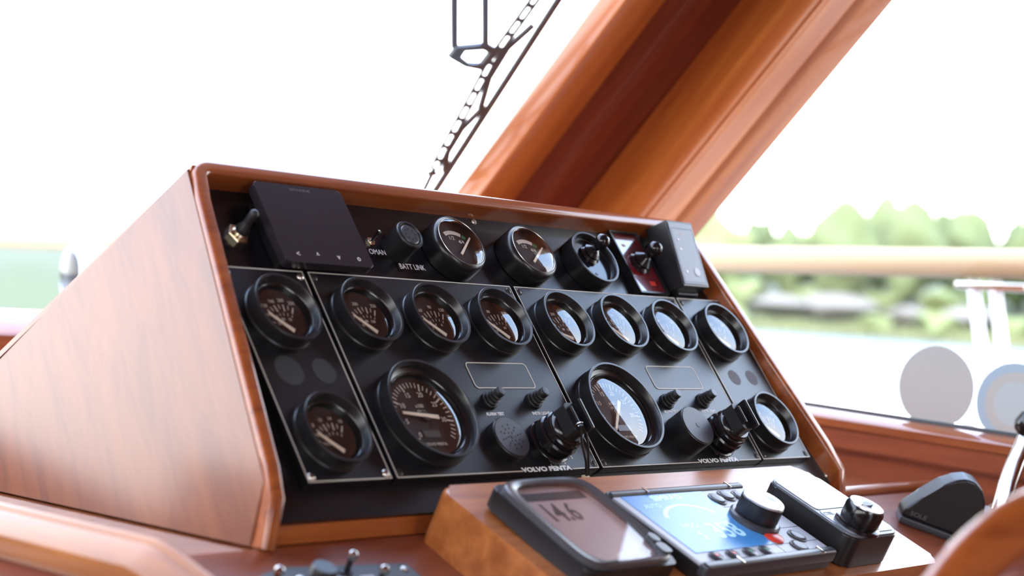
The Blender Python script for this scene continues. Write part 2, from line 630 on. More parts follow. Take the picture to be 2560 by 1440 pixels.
def ground_z(az, d):
    hi = 1.0 if az > 50 else (0. if az < 40 else (az - 40) / 10)
    prof_lo = -2.6 + min(d, 22) * .178
    prof_hi = -2.6 + min(d, 8) * .35 + max(0, min(d - 8, 132)) * .09
    return prof_lo * (1 - hi) + prof_hi * hi + .35 * math.sin(az * 2.1 + d * .2) * min(1, d / 6)


tb = B()
azs = [4 + i * 1.5 for i in range(72)]
dsr = [-2, 1, 4, 8, 14, 22, 40, 70, 100, 140]
vs_, fs_ = [], []
for az in azs:
    for d in dsr:
        r = shore_r(az) + d
        vs_.append((r * math.sin(R(az)), r * math.cos(R(az)), ground_z(az, max(d, 0)) - (.5 if d < 0 else 0)))
nd = len(dsr)
for i in range(len(azs) - 1):
    for j in range(nd - 1):
        fs_.append((i * nd + j, (i + 1) * nd + j, (i + 1) * nd + j + 1, i * nd + j + 1))
tb.faces(vs_, fs_)
struct('shore', tb, 'ground')


def blob(seed, rx, rz, sub=3, amp=.28):
    rnd = random.Random(seed)
    t = bmesh.new()
    bmesh.ops.create_icosphere(t, subdivisions=sub, radius=1.0)
    ph = [(rnd.uniform(2, 5), rnd.uniform(2, 5), rnd.uniform(2, 5), rnd.uniform(0, 6)) for _ in range(4)]
    for v in t.verts:
        c = v.co
        k = 1 + amp * sum(math.sin(c.x * a + q) * math.sin(c.y * b_ + q) * math.sin(c.z * d + q) for a, b_, d, q in ph)
        v.co = Vector((c.x * rx * k, c.y * rx * k, c.z * rz * k))
    b = B()
    b.add(t)
    return b.mesh('crown', True, 60)


def spruce(seed, h, r):
    rnd = random.Random(seed)
    b = B()
    prof = []
    k = 7
    for i in range(k):
        z = h * (.12 + .88 * i / k)
        rr = r * (1 - i / k)
        prof += [(rr * rnd.uniform(.9, 1.1), z), (rr * .62, z + h * .88 / k * .7)]
    b.lathe([(0, h * .12)] + prof + [(0, h)], 12)
    return b.mesh('crown')


crowns = [('leaf1', blob(1, 3.4, 4.4)), ('leaf2', blob(2, 3.0, 5.0)), ('leaf3', blob(3, 3.8, 4.0)), ('leaf2', spruce(4, 13, 2.6))]
for mname, me in crowns:
    me.materials.append(M[mname])
tk = B().lathe([(.28, 0), (.2, 6), (0, 6.2)], 8).mesh('trunk')
tk.materials.append(M['bark'])
TL = ['pale green leafy tree in the blurred wood beyond the water', 'mid green tall leafy tree in the blurred wood beyond the water',
      'yellowish broad tree in the blurred wood beyond the water', 'pointed dark spruce in the blurred wood beyond the water']
rt = random.Random(11)
k = 0
for row, (dd, st) in enumerate(((16, 2.3), (30, 2.2), (46, 2.3))):
    az = 47.0 + .8 * row
    while az < 74:
        d = dd + rt.uniform(-4, 4)
        r = shore_r(az) + d
        sc = rt.uniform(.92, 1.22) * (1.0 + .016 * (az - 52))
        kd = rt.choice((0, 1, 1, 2, 0, 3))
        gz = ground_z(az, d)
        t = thing('tree', TL[kd], 'tree', (r * math.sin(R(az)), r * math.cos(R(az)), gz), group='trees across the water, kind ' + str(kd))
        t['group'] = ('pale leafy trees', 'mid green leafy trees', 'yellowish trees', 'spruces')[kd] + ' across the water'
        if kd == 3:
            link('crown', crowns[3][1], None, t, (0, 0, 0)).scale = (sc, sc, sc)
        else:
            link('crown', crowns[kd][1], None, t, (0, 0, 6.6 * sc), (0, 0, rt.uniform(0, 6))).scale = (sc, sc, sc)
        link('trunk', tk, None, t).scale = (sc, sc, sc)
        az += st * rt.uniform(.75, 1.25)
        k += 1
bush = blob(21, 2.4, 1.5, 2)
bush.materials.append(M['leaf3'])
for i, (az, d, k_) in enumerate([(49.5, 4, 1.2), (51.4, 6, 1.5), (52.9, 4, 1.1), (54.2, 8, 1.6), (55.6, 4, 1.2), (56.1, 13, 1.7), (58.4, 15, 1.6), (60.5, 3, 1.0), (60.6, 15, 1.8), (62.6, 4, 1.2), (62.7, 14, 1.7), (64.9, 5, 1.2), (66.5, 6, 1.5), (68.5, 5, 1.4)]):
    r = shore_r(az) + d
    o = link('bush', bush, None, None, (r * math.sin(R(az)), r * math.cos(R(az)), ground_z(az, d) + .9 * k_), (0, 0, i))
    o.scale = (k_, k_, k_)
    tag(o, 'low yellow green bush at the far waterline below the wood', 'bush', 'bushes on the far waterline')
rr_ = random.Random(5)
reed = B()
for i in range(900):
    az = 47 + 28 * i / 900 + rr_.uniform(-.02, .02)
    d = rr_.uniform(.3, 2.6)
    r = shore_r(az) + d
    x, y, z = r * math.sin(R(az)), r * math.cos(R(az)), ground_z(az, d)
    h_, w_ = rr_.uniform(1.0, 2.0), rr_.uniform(.25, .5)
    reed.faces([(x - w_, y - w_, z - .2), (x + w_, y - w_, z - .2), (x, y + w_, z - .2), (x, y, z + h_)], [(0, 1, 3), (1, 2, 3), (2, 0, 3)])
o = link('reeds', reed.mesh('reeds', False), mat('pale reeds', (.30, .30, .14, 1), .9), None, kind='stuff')
tag(o, 'pale reed fringe along the far waterline', 'reeds')
rk = blob(31, 6.5, 2.0, 2, .2)
rk.materials.append(M['rock'])
for i, (az, d, s) in enumerate([(57.4, 8, .62), (59.3, 9, .85), (61.6, 8, .55), (63.6, 8, .6)]):
    r = shore_r(az) + d
    o = link('rock', rk, None, None, (r * math.sin(R(az)), r * math.cos(R(az)), ground_z(az, d) + 1.2), (0, 0, i * 1.3))
    o.scale = (s, s, s)
    tag(o, ('broad beige rock on the far shore, nearest the pillar', 'largest beige rock on the far shore between the trees', 'small beige rock beside the largest rock on the far shore', 'beige rock on the far shore behind the rail stanchion')[i], 'rock')

# --- guard rail outside the side window
gr = thing('guard_rail', 'pale wooden guard rail with white stanchions running outside the side window', 'railing', (1.65, 1.0, -.34))
rp = [(0, -2.6, .60), (0, -.7, .578), (0, 0, .564), (0, .8, .5595), (0, 2.2, .5415), (-.12, 3.2, .53)]
link('handrail', B().sweep(rp, rsec(.060, .046, .020), (0, 0, 1)), 'rail', gr)
for i, (ya, yb) in enumerate(((-.662, -.735), (-.625, -.705), (-2.0, -2.07))):
    link('stanchion', B().tube([(0, ya, .55), (0.0, ya * .5 + yb * .5, .36), (0, yb - .04, 0)], .0105), 'skin_white', gr)
link('clamp', B().box(-.012, .012, -.72, -.60, .535, .548, .003), 'chrome', gr)

# --- searchlight on the foredeck
sg = thing('searchlight', 'white round deck lamp with black glass outside the windscreen', 'lamp', (.648, 1.30, -.368))
link('housing', B().lathe([(0, -.05), (.03, -.045), (.044, -.02), (.047, .01), (.045, .028), (.04, .03), (0, .03)], 24), 'skin_white', sg, (0, 0, .497), (0, R(-90), R(-12)))
link('lens', B().lathe([(.036, .0305), (.03, .034), (0, .036)], 24), 'black_gloss', sg, (0, 0, .497), (0, R(-90), R(-12)))
link('pole', B().lathe([(.03, 0), (.03, .01), (.012, .02), (.012, .47), (0, .47)], 16), 'skin_white', sg)

# --- windscreen wiper
wp = thing('windscreen_wiper', 'dark windscreen wiper with twin parallel arms and perforated blade carrier', 'wiper', WS(.64, .43, .05))
WO = Vector(WS(.64, .43, .05))


def wpp(x, z, d=.05):
    return Vector((x, .570 + RAKE * (z - .39) + (d - .05) * .738, z + (d - .05) * .675)) - WO


wax = Vector((0, .738, .675))
for (xa, za, xb, zb) in ((.604, .430, .534, .80), (.651, .437, .583, .80)):
    x2, z2 = xb, zb
    # arms rise along the glass to the pivot above the frame
    link('arm', B().sweep([wpp(xa, za), wpp(xa - .047 * (.22 / .044), .65)], rsec(.0085, .005, .0015), wax), 'grey_dark', wp)
br_o = [(.606, .418), (.607, .430), (.652, .440), (.678, .436), (.674, .412), (.640, .412)]
br_i = [(.624, .421), (.624, .428), (.650, .433), (.664, .431), (.663, .418), (.645, .416)]
bb = B()
vv = [wpp(x, z, d) for d in (.048, .053) for L in (br_o, br_i) for x, z in L]
ff = []
for i in range(6):
    j = (i + 1) % 6
    ff += [(i, j, 6 + j, 6 + i), (12 + i, 18 + i, 18 + j, 12 + j), (i, 12 + i, 12 + j, j), (6 + i, 6 + j, 18 + j, 18 + i)]
bb.faces(vv, ff)
link('bracket', bb, 'grey_dark', wp)
link('blade', B().sweep([wpp(.706, .535, .047), wpp(.735, .272, .047), wpp(.742, .20, .047)], rsec(.0105, .006, .002), wax), 'grey_dark', wp)
cp = [wpp(.676, .53), wpp(.676, .43), wpp(.690, .375), wpp(.703, .32), wpp(.7105, .295), wpp(.718, .272), wpp(.728, .225)]
for s_ in (-1, 1):
    link('carrier_strip', B().sweep([p + Vector((s_ * .0062, 0, 0)) for p in cp[:5]], rsec(.0044, .004, .0012), wax), 'grey_dark', wp)
link('carrier_tip', B().sweep(cp[4:], rsec(.0075, .004, .0015), wax), 'grey_dark', wp)
zz = .52
for i in range(15):
    z = .520 - i * .0165
    q = [(p, q2) for p, q2 in zip(cp, cp[1:])]
    for a, b_ in zip(cp, cp[1:]):
        za, zb = a.z + WO.z, b_.z + WO.z
        if zb <= z <= za:
            k_ = (za - z) / (za - zb)
            c_ = a.lerp(b_, k_)
            link('carrier_bridge', B().sweep([c_ + Vector((-.0075, 0, 0)), c_ + Vector((.0075, 0, 0))], rsec(.0062, .0036, .0012), wax), 'grey_dark', wp)
            break
link('yoke', B().sweep([wpp(.700, .47, .048), wpp(.688, .44, .05), wpp(.693, .405, .05), wpp(.712, .372, .048)], rsec(.0085, .005, .001), wax), 'grey_dark', wp)
link('yoke', B().sweep([wpp(.716, .375, .048), wpp(.708, .345, .05), wpp(.713, .315, .05), wpp(.728, .295, .048)], rsec(.0085, .005, .001), wax), 'grey_dark', wp)

# --- stickers on the side pane
for i, (cy, cz, rr) in enumerate(((.0346, .0665, .0462), (-.0600, .0560, .0445))):
    def annulus(r0, r1, m, nm, par, dx):
        b = B()
        pts = []
        for q in range(56):
            a = 2 * math.pi * q / 56
            for r in (r0, r1):
                y, z = cy + r * math.cos(a), cz + r * math.sin(a)
                pts.append((.8975 - dx, y, max(z, zs(y) + .0042)))
        b.faces(pts, [(2 * q, 2 * q + 1, (2 * q + 3) % 112, (2 * q + 2) % 112) for q in range(56)])
        return link(nm, b, m, par)
    if i == 0:
        o = annulus(0, rr, 'st_beige', 'window_sticker', None, 0)
        tag(o, 'plain round beige sticker on the side window glass, seen from its back', 'sticker')
    else:
        t = thing('window_sticker', 'round sticker with pale blue ring and light centre on the side window', 'sticker', (0, 0, 0))
        annulus(rr * .78, rr, 'st_blue', 'outer_ring', t, 0)
        annulus(rr * .55, rr * .78, 'st_beige', 'inner_ring', t, 0)
        annulus(0, rr * .55, 'st_cream', 'centre_disc', t, 0)

# ================================================================== CONSOLE
con = thing('instrument_console', 'varnished mahogany instrument console with sloping sides and black fascia', 'console', (.25, .2, -.04))
CO = Vector((.25, .2, -.04))


def cpt(v):
    return Vector(v) - CO


side_x = lambda z, s: (-.0685 - (.2265 - z) * .208) if s < 0 else (.5715 + (.2265 - z) * .222)
sprof = [(.1585, .2265), (-.0105, .0030), (-.0105, -.0395), (.545, -.0395), (.5650, -.0460)]
# body sides
for s in (-1, 1):
    b = B()
    ins = .0022 * -s
    inn = .012 * -s
    pr = [(.1585, .2180), (-.0035, .0040), (-.0035, -.0395), (.4600, -.0395)]
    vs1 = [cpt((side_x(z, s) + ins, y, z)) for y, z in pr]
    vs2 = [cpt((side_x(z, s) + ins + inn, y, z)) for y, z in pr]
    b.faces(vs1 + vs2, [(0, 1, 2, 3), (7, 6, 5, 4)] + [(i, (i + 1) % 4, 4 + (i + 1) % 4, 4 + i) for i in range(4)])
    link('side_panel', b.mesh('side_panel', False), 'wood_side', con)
# sloped back cover, slightly proud of the sides
b = B()
pr = [(.1570, .2218), (.4730, -.0395), (.4640, -.0395), (.1570, .2165)]
vsl = [cpt((side_x(z, -1) - .0010 + (.006 if k_ in (0, 3) else 0), y, z)) for k_, (y, z) in enumerate(pr)] + [cpt((side_x(z, 1) + .0010 - (.010 if k_ in (0, 3) else 0), y, z)) for k_, (y, z) in enumerate(pr)]
b.faces(vsl, [(0, 1, 2, 3), (7, 6, 5, 4)] + [(i, (i + 1) % 4, 4 + (i + 1) % 4, 4 + i) for i in range(4)])
link('back_cover', b.mesh('back_cover', False), 'wood_x', con)
# front frame: inverted U swept round the fascia
HW = 6.2


def lf(v):
    return -66.0 - (277.5 - v) * .1655 + HW


def rf(v):
    return 570.8 + (277.5 - v) * .1675 - HW


path, bax = [], []
pz = Vector((0, -1, .12))
q = pw(lf(-7), -7, 0)
path += [cpt((pw(lf(-7), -7, 0).x - .0075, q.y + .0, -.041)), cpt((q.x - .001, q.y, q.z - .004))]
bax += [Vector((0, -1, 0)), PN]
for v in (10, 130, 240):
    path.append(cpt(pw(lf(v), v, 0)))
    bax.append(PN)
tv = 277.5 - HW
rc = 13.
for i in range(6):
    a = R(180 - 90 * i / 5)
    path.append(cpt(pw(lf(tv - 6) + rc + rc * math.cos(a) + .9, tv - rc + rc * math.sin(a), 0)))
    bax.append(PN)
for u in (150, 300, 450):
    path.append(cpt(pw(u, tv, 0)))
    bax.append(PN)
for i in range(6):
    a = R(90 - 90 * i / 5)
    path.append(cpt(pw(rf(tv - 6) - rc + rc * math.cos(a) - .9, tv - rc + rc * math.sin(a), 0)))
    bax.append(PN)
for v in (240, 130, 10):
    path.append(cpt(pw(rf(v), v, 0)))
    bax.append(PN)
q = pw(rf(-12), -12, 0)
path += [cpt((q.x + .001, q.y, q.z - .004)), cpt((q.x + .0075, q.y, -.041))]
bax += [PN, Vector((0, -1, 0))]
sec = [(p * 1.0, q_ * 1.0) for p, q_ in rrect(-HW * MM, HW * MM, -.024, .012, .0036, 4)]
fr_me = B().sweep(path, sec, bax).mesh('front_frame', True, 50)
link('front_frame', fr_me, 'wood_x', con)
# bottom rail under the fascia
link('bottom_rail', B().box(-.112 - CO.x, .628 - CO.x, -.006 - CO.y, .012 - CO.y, -.041 - CO.z, -.0255 - CO.z, .002), 'wood_x', con)
# fascia board
fb = B().prism([(-108, -25), (625, -25), (575, 270), (-55, 270)], -12, -8)
bmesh.ops.scale(fb.bm, vec=(MM, MM, MM), verts=fb.bm.verts)
fo = link('fascia_board', fb, 'board', con)
fo.matrix_world = Matrix.Rotation(PA, 4, 'X')
fo.matrix_parent_inverse = Matrix.Identity(4)
fo.parent = con
fo.matrix_local = Matrix.Translation(-CO) @ Matrix.Rotation(PA, 4, 'X')
scr_me = B().lathe([(.0030, -.0002), (.0030, .0006), (.0022, .0016), (0, .0019)], 16).mesh('screw')
scr_me.materials.append(M['steel'])
for u, v in ((-46, 262), (259.7, 261.4), (-96.8, -9), (609.6, -16), (566, 256)):
    o = link('screw', scr_me, None, fo, (u * MM, v * MM, -.008))

# ------------------------------------------------------------------ four plates
dks = B().lathe([(.0036, .0001), (.0036, .0004), (.0028, .0003), (.0024, .0007), (.0012, .0011), (0, .0011)], 16).mesh('screw')
dks.materials.append(M['darkscrew'])
brs = B().lathe([(.0034, .0001), (.0030, .0009), (.0016, .0017), (0, .0019)], 16).mesh('screw')
brs.materials.append(M['steel'])
PLATES = [(-69., 13.4, 'narrow black plate with two gauges nearest the mahogany side panel', brs),
          (17.7, 255., 'wide black engine plate holding the dark-faced rev counter', dks),
          (258.9, 498.7, 'wide black engine plate holding the sky-reflecting rev counter', dks),
          (501.5, 584.6, 'narrow black plate with two gauges and two stain spots', dks)]
VT = 185.7
plates = []
for i, (u0, u1, lab, sm) in enumerate(PLATES):
    w = (u1 - u0) * MM
    h = VT * MM
    t = thing('instrument_plate', lab, 'panel', pw(u0, 0, 0), PA)
    plates.append(t)
    link('plate', B().box(0, w, 0, h, -.008, 0, .0005, 1), 'plate', t)
    lw = .0009
    segs = [(0.0006, w - .0006, h - .0006 - lw, h - .0006), (0.0006, .0006 + lw, .0006, h - .0006), (w - .0006 - lw, w - .0006, .0006, h - .0006)]
    if i in (1, 2):
        g0 = ((160. if i == 1 else 400.8) - u0) * MM - .002
        g1 = ((216. if i == 1 else 457.5) - u0) * MM + .004
        segs += [(.0006, g0, .0006, .0006 + lw), (g1, w - .0006, .0006, .0006 + lw)]
        text('brand_lettering', 'VOLVO PENTA', .0056, 'white', t, (g0 + g1) / 2 - .001, .0019, .0001, bold=.00022, sx=1.62 * (g1 - g0 - .006) / .0560)
    else:
        segs += [(.0006, w - .0006, .0006, .0006 + lw)]
    for x0, x1, y0, y1 in segs:
        link('border_line', B().box(x0, x1, y0, y1, .00005, .00018), 'line', t)
    for x in (.005, w - .005):
        for y in (.005, h - .006):
            link('screw', sm, None, t, (x, y, 0))
    if i in (1, 2):
        bx = 148.5 if i == 1 else 390.7
        x0 = (bx - u0) * MM
        link('blank_insert', B().prism(rrect(x0, x0 + .075, .0785, .1037, .004), 0, .0003), 'blank', t)
        link('insert_outline', ringprism(rrect(x0, x0 + .075, .0785, .1037, .004), rrect(x0 + .0009, x0 + .0741, .0794, .1028, .0033), .0003, .0005), 'line', t)
        ku = (203 if i == 1 else 440) - u0
        bu = (157 if i == 1 else 396) - u0
        iu = (212 if i == 1 else 453) - u0
        text('button_lettering', 'ALARM TEST', .0040, 'white', t, bu * MM, .0542, .0001, bold=.00012, sx=.95)
        text('button_lettering', 'INSTR LIGHT', .0040, 'white', t, (iu + 2) * MM, .0542, .0001, bold=.00012, sx=.95)
        for s_, dx, dy in (('S', 22.5, -13.5), ('0', 10.5, -18), ('I', -7.5, -20)):
            text('switch_lettering', s_, .0042, 'white', t, (ku + dx) * MM, (25 + dy) * MM, .0001, bold=.0001)
    if i == 3:
        for u in (528, 558):
            link('stain', B().lathe([(0, .0001), (.0085, .0001), (.0085, .0002), (0, .0002)], 24), 'stain', t, ((u - u0) * MM, .0923, 0))
    if i == 0:
        for u, r_ in ((-43, .013), (-9, .011)):
            link('stain', B().lathe([(0, .0001), (r_, .0001), (r_, .00015), (0, .00015)], 28), 'stain_d', t, ((u - u0) * MM, .0935, 0))

# ------------------------------------------------------------------ gauges with deep hoods
H = .0170


def gauge_meshes(Rr, gl_r, gd, seg=64):
    d = {}
    d['hood'] = B().lathe([(Rr - .0035, 0), (Rr + .0004, 0), (Rr + .0004, .004), (Rr - .0004, .0048), (Rr - .0001, H - .0004), (Rr - .0005, H), (Rr - .0023, H),
                           (Rr - .0027, H - .0005), (Rr - .0033, H - gd + .0012), (gl_r + .0012, H - gd), (gl_r, H - gd - .0008), (gl_r, H - gd - .006), (gl_r - .001, H - gd - .006)], seg).mesh('hood')
    d['lens'] = B().lathe([(gl_r, H - gd - .0004)] + [(gl_r * math.cos(R(a)), H - gd - .0004 + .0030 * math.sin(R(a))) for a in (15, 30, 45, 60, 75)] + [(0, H - gd + .0026)], seg).mesh('lens')
    d['ring'] = B().lathe([(gl_r + .0011, H - gd + .0001), (gl_r + .0006, H - gd + .0007), (gl_r - .0001, H - gd + .0001)], seg).mesh('trim_ring')
    d['dial'] = B().lathe([(0, H - gd - .0052), (gl_r, H - gd - .0052), (gl_r, H - gd - .0058), (0, H - gd - .0058)], seg).mesh('dial')
    d['hood'].materials.append(M['rim'])
    d['lens'].materials.append(M['lens'])
    d['ring'].materials.append(M['black_gloss'])
    d['dial'].materials.append(M['dial'])
    return d


SG = gauge_meshes(.0298, .0243, .0078)
TG = gauge_meshes(.0440, .0360, .0085, 72)


def arc_marks(px, py, z, r0, r1, a0, a1, n, wdt, alt=None):
    b = B()
    for i in range(n):
        a = R(a0 + (a1 - a0) * i / (n - 1))
        w_ = wdt
        ra = r0
        if alt and i % alt == 0:
            ra = r0 - (r1 - r0) * .5
            w_ = wdt * 1.6
        d = Vector((math.cos(a), math.sin(a)))
        s_ = Vector((-d.y, d.x)) * w_ / 2
        p0, p1 = Vector((px, py)) + d * ra, Vector((px, py)) + d * r1
        b.faces([(p0.x - s_.x, p0.y - s_.y, z), (p0.x + s_.x, p0.y + s_.y, z), (p1.x + s_.x, p1.y + s_.y, z), (p1.x - s_.x, p1.y - s_.y, z)], [(0, 1, 2, 3)])
    return b


def needle(px, py, tx, ty, z, w0=.0017, w1=.0009):
    d = Vector((tx - px, ty - py)).normalized()
    s_ = Vector((-d.y, d.x))
    return B().prism([(px - s_.x * w0 - d.x * .002, py - s_.y * w0 - d.y * .002), (tx - s_.x * w1, ty - s_.y * w1), (tx + s_.x * w1, ty + s_.y * w1), (px + s_.x * w0 - d.x * .002, py + s_.y * w0 - d.y * .002)], z, z + .0007)


def small_gauge(u, v, label, nums_out, nums_in, na=(139, .022), group='hooded small gauges'):
    t = thing('gauge', label, 'gauge', pw(u, v, 0), PA, 0, group)
    link('hood', SG['hood'], None, t)
    link('trim_ring', SG['ring'], None, t)
    link('dial', SG['dial'], None, t)
    zd = H - .0078 - .0049
    px, py = .005, -.0135
    dial_b = arc_marks(px, py, zd, .0195, .0235, 152, 62, 9, .0007, 2)
    dial_b2 = arc_marks(px, py, zd, .0135, .0160, 152, 62, 7, .0006)
    me = dial_b2.mesh('tmp', False)
    dial_b.bm.from_mesh(me)
    link('scale_marks', dial_b.mesh('scale_marks', False), 'ink', t, kind='stuff')
    it = []
    for k_, s_ in enumerate(nums_out):
        a = R(148 - 82 * k_ / max(1, len(nums_out) - 1))
        it.append((s_, .0042, px + .0272 * math.cos(a), py + .0272 * math.sin(a), zd))
    for k_, s_ in enumerate(nums_in):
        a = R(145 - 75 * k_ / max(1, len(nums_in) - 1))
        it.append((s_, .0034, px + .0105 * math.cos(a), py + .0105 * math.sin(a), zd))
    link('numerals', merge_text(it, 'numerals').mesh('numerals', False), 'ink', t, kind='stuff')
    a = R(na[0])
    link('needle', needle(px, py, px + na[1] * math.cos(a), py + na[1] * math.sin(a), zd + .0012), 'needle', t)
    link('lens', SG['lens'], None, t)
    return t


rowv = 140.6
small_gauge(-34, 139.3, 'upper brown-faced gauge on the narrow plate beside the mahogany side panel', ['80', '120', '160', '200', '250'], ['25', '50', '75'])
small_gauge(-35.4, 35.9, 'lower dark gauge with cream needle on the plate beside the mahogany side panel', ['6', '8', '10', '14', '16'], ['VOLT'])
small_gauge(52.0, 140.9, 'small brown gauge above the dark-faced rev counter, first on its plate', ['100', '200', '250'], ['40', '80', '120'])
small_gauge(129.1, 140.5, 'small gauge with half-reflecting face, middle one above the dark rev counter', ['30', '60', '90', '120'], ['2', '4', '6'])
small_gauge(206.3, 140.3, 'small gauge with pale reflecting face above the first blank insert', ['40', '80', '120'], ['20', '60'])
small_gauge(291.5, 141.3, 'small gauge with brown and white reflecting face, first on the second engine plate', ['100', '200', '250'], ['40', '80', '120'], (160, .017))
small_gauge(371.2, 142.2, 'small gauge with white reflection, middle of the second engine plate top row', ['30', '60', '90', '120'], ['2', '4', '6'])
small_gauge(447.0, 140.0, 'small gauge with white reflection above the second blank insert', ['40', '80', '120'], ['20', '60'])
small_gauge(532.7, 139.5, 'small gauge with white reflection below the grey alarm box', ['100', '200', '250'], ['40', '80'])
small_gauge(533.0, 36.0, 'lower small gauge with white reflection beside the second key switch', ['30', '60', '90'], ['2', '4'])


def tach(u, v, label, nd):
    t = thing('rev_counter', label, 'gauge', pw(u, v, 0), PA, 0, 'rev counters')
    link('hood', TG['hood'], None, t)
    link('trim_ring', TG['ring'], None, t)
    link('dial', TG['dial'], None, t)
    zd = H - .0085 - .0050
    link('scale_marks', arc_marks(0, 0, zd, .0262, .0308, 232, -40, 35, .0009, 5).mesh('scale_marks', False), 'ink', t, kind='stuff')
    it = []
    for k_, s_ in enumerate(('0', '5', '10', '15', '20', '25', '30')):
        a = R(232 - 40 * k_)
        it.append((s_, .0062, .0205 * math.cos(a), .0205 * math.sin(a), zd))
    it += [('x100', .0045, 0, .0095, zd), ('r/min', .0042, 0, .0050, zd), ('VOLVO PENTA', .0036, .0, -.0245, zd)]
    link('numerals', merge_text(it, 'numerals').mesh('numerals', False), 'ink', t, kind='stuff')
    link('hour_counter', B().prism(rrect(-.009, .009, -.0185, -.0125, .0006), zd - .0001, zd + .0003), 'lcd_grey', t)
    a = R(nd)
    link('needle', needle(.012 * math.cos(a + math.pi), .012 * math.sin(a + math.pi), .023 * math.cos(a), .023 * math.sin(a), zd + .0015, .0018, .0011), 'needle', t)
    link('hub', B().lathe([(.0045, zd), (.0045, zd + .0018), (0, zd + .0022)], 20), 'black', t)
    link('lens', TG['lens'], None, t)


tach(70.2, 50.6, 'large rev counter with dark legible dial and cream needle', 173)
tach(309.9, 51.8, 'large rev counter whose glass mirrors blue and white sky', 230)


# ------------------------------------------------------------------ push buttons, sounders, key switches
def button(u, v, label):
    t = thing('push_button', label, 'button', pw(u, v, 0), PA, 0, 'rubber booted push buttons')
    link('base', B().lathe([(.0078, 0), (.0078, .0018), (.0070, .0026), (.0056, .0026), (0, .0026)], 28), 'rubber', t)
    link('boot', B().lathe([(.0062, .0026), (.0066, .0042), (.0052, .0052), (.0060, .0066), (.0060, .0074), (.0046, .0082), (.0054, .0096), (.0054, .0104), (.0044, .0112), (.0044, .0150), (.0040, .0157), (0, .0159)], 28), 'rubber', t)
    link('cap', B().lathe([(.0034, .0158), (.0034, .0162), (0, .0163)], 20), 'grey_dark', t)


button(157, 66.5, 'booted push button below the first blank insert, nearer the dark rev counter')
button(211.6, 66.2, 'booted push button below the first blank insert, above the first key switch')
button(396, 64.6, 'booted push button below the second blank insert, above the thick one-hole sounder')
button(452.5, 65., 'booted push button below the second blank insert, above the second key switch')

t = thing('sounder', 'flat round sounder with a pattern of small holes beside the dark rev counter', 'buzzer', pw(153.7, 28.1, 0), PA)
link('body', B().lathe([(.0188, 0), (.0188, .0070), (.0180, .0078), (0, .0078)], 48), 'black', t)
link('face', B().lathe([(0, .0079), (.0176, .0079), (.0176, .0084), (0, .0084)], 48), 'buzz', t)
hole = B().lathe([(0, .0085), (.00075, .0085), (.00075, .0087), (0, .0087)], 10).mesh('hole')
hole.materials.append(M['lcd_black'])
hc = B().lathe([(0, .0085), (.0016, .0085), (.0016, .0087), (0, .0087)], 12)
link('hole', hc, 'lcd_black', t)
for rr, n in ((.0042, 6), (.0078, 10), (.0112, 10)):
    for i in range(n):
        a = 2 * math.pi * (i + .3 * (rr > .005)) / n
        link('hole', hole, None, t, (rr * math.cos(a), rr * math.sin(a), 0))
t = thing('sounder', 'thick round sounder with a single centre hole beside the second key switch', 'buzzer', pw(394.9, 28.4, 0), PA)
link('body', B().lathe([(.0200, 0), (.0200, .0180), (.0192, .0188), (0, .0188)], 48), 'black', t)
link('face', B().lathe([(0, .0189), (.0188, .0189), (.0188, .0193), (0, .0193)], 48), 'buzz', t)
link('hole', B().lathe([(0, .0194), (.0024, .0194), (.0024, .0196), (0, .0196)], 16), 'lcd_black', t)


def key_switch(u, v, label):
    t = thing('key_switch', label, 'switch', pw(u, v, 0), PA, 0, 'rubber capped key switches')
    link('base', B().lathe([(.0205, 0), (.0205, .0040), (.0190, .0052), (.0165, .0054), (.0165, .0075), (.0195, .0085), (.0195, .0150), (.0180, .0165), (0, .0165)], 48), 'black_gloss', t)
    link('collar', B().lathe([(.0172, .0165), (.0182, .0178), (.0182, .0215), (.0168, .0228), (.0160, .0232), (.0172, .0244), (.0170, .0262), (.0150, .0285), (0, .029)], 48), 'black_gloss', t)
    g = B().prism(rrect(-.0125, .0035, -.0130, .0140, .0035), .0270, .0405, .0014, 2)
    gp = link('grip', g, 'black', t)
    link('grip_rib', B().box(.0002, .0036, -.0138, .0145, .0395, .0475, .0012), 'black_gloss', gp)
    link('grip_rib', B().box(-.0118, -.0090, -.0085, .0085, .0395, .0455, .0010), 'black_gloss', gp)
    return t


key_switch(203, 25, 'rubber capped key switch with a cord and tag hanging from its key')
key_switch(440, 23.5, 'rubber capped key switch beside the thick one-hole sounder')
# key cord and tag
kt = thing('key_tag', 'black cord loop with small beige tag hanging from the first key', 'key tag', pw(222, -12, 6), PA)
KO = Vector((222, -12, 6))


def kp(u, v, n):
    return (Vector((u, v, n)) - KO) * MM


link('cord', B().tube([kp(194, 16, 44), kp(201, 6, 33), kp(213, -4, 20), kp(222, -10, 8)], .0011, 8), 'black', kt)
link('cord', B().tube([kp(196, 16, 44), kp(206, 11, 37), kp(214, 4, 27), kp(222, -6, 13), kp(224, -10, 8)], .0011, 8), 'black', kt)
link('ring', B().tube([kp(194 + 3.5 * math.cos(a / 12 * 6.2832), 17, 43 + 3.5 * math.sin(a / 12 * 6.2832)) for a in range(12)], .0005, 6, True), 'chrome', kt)
link('tag', B().prism(rrect(-.0045, .0045, -.008, .003, .0012), .0, .0012, .0003, 1), 'tag', kt)

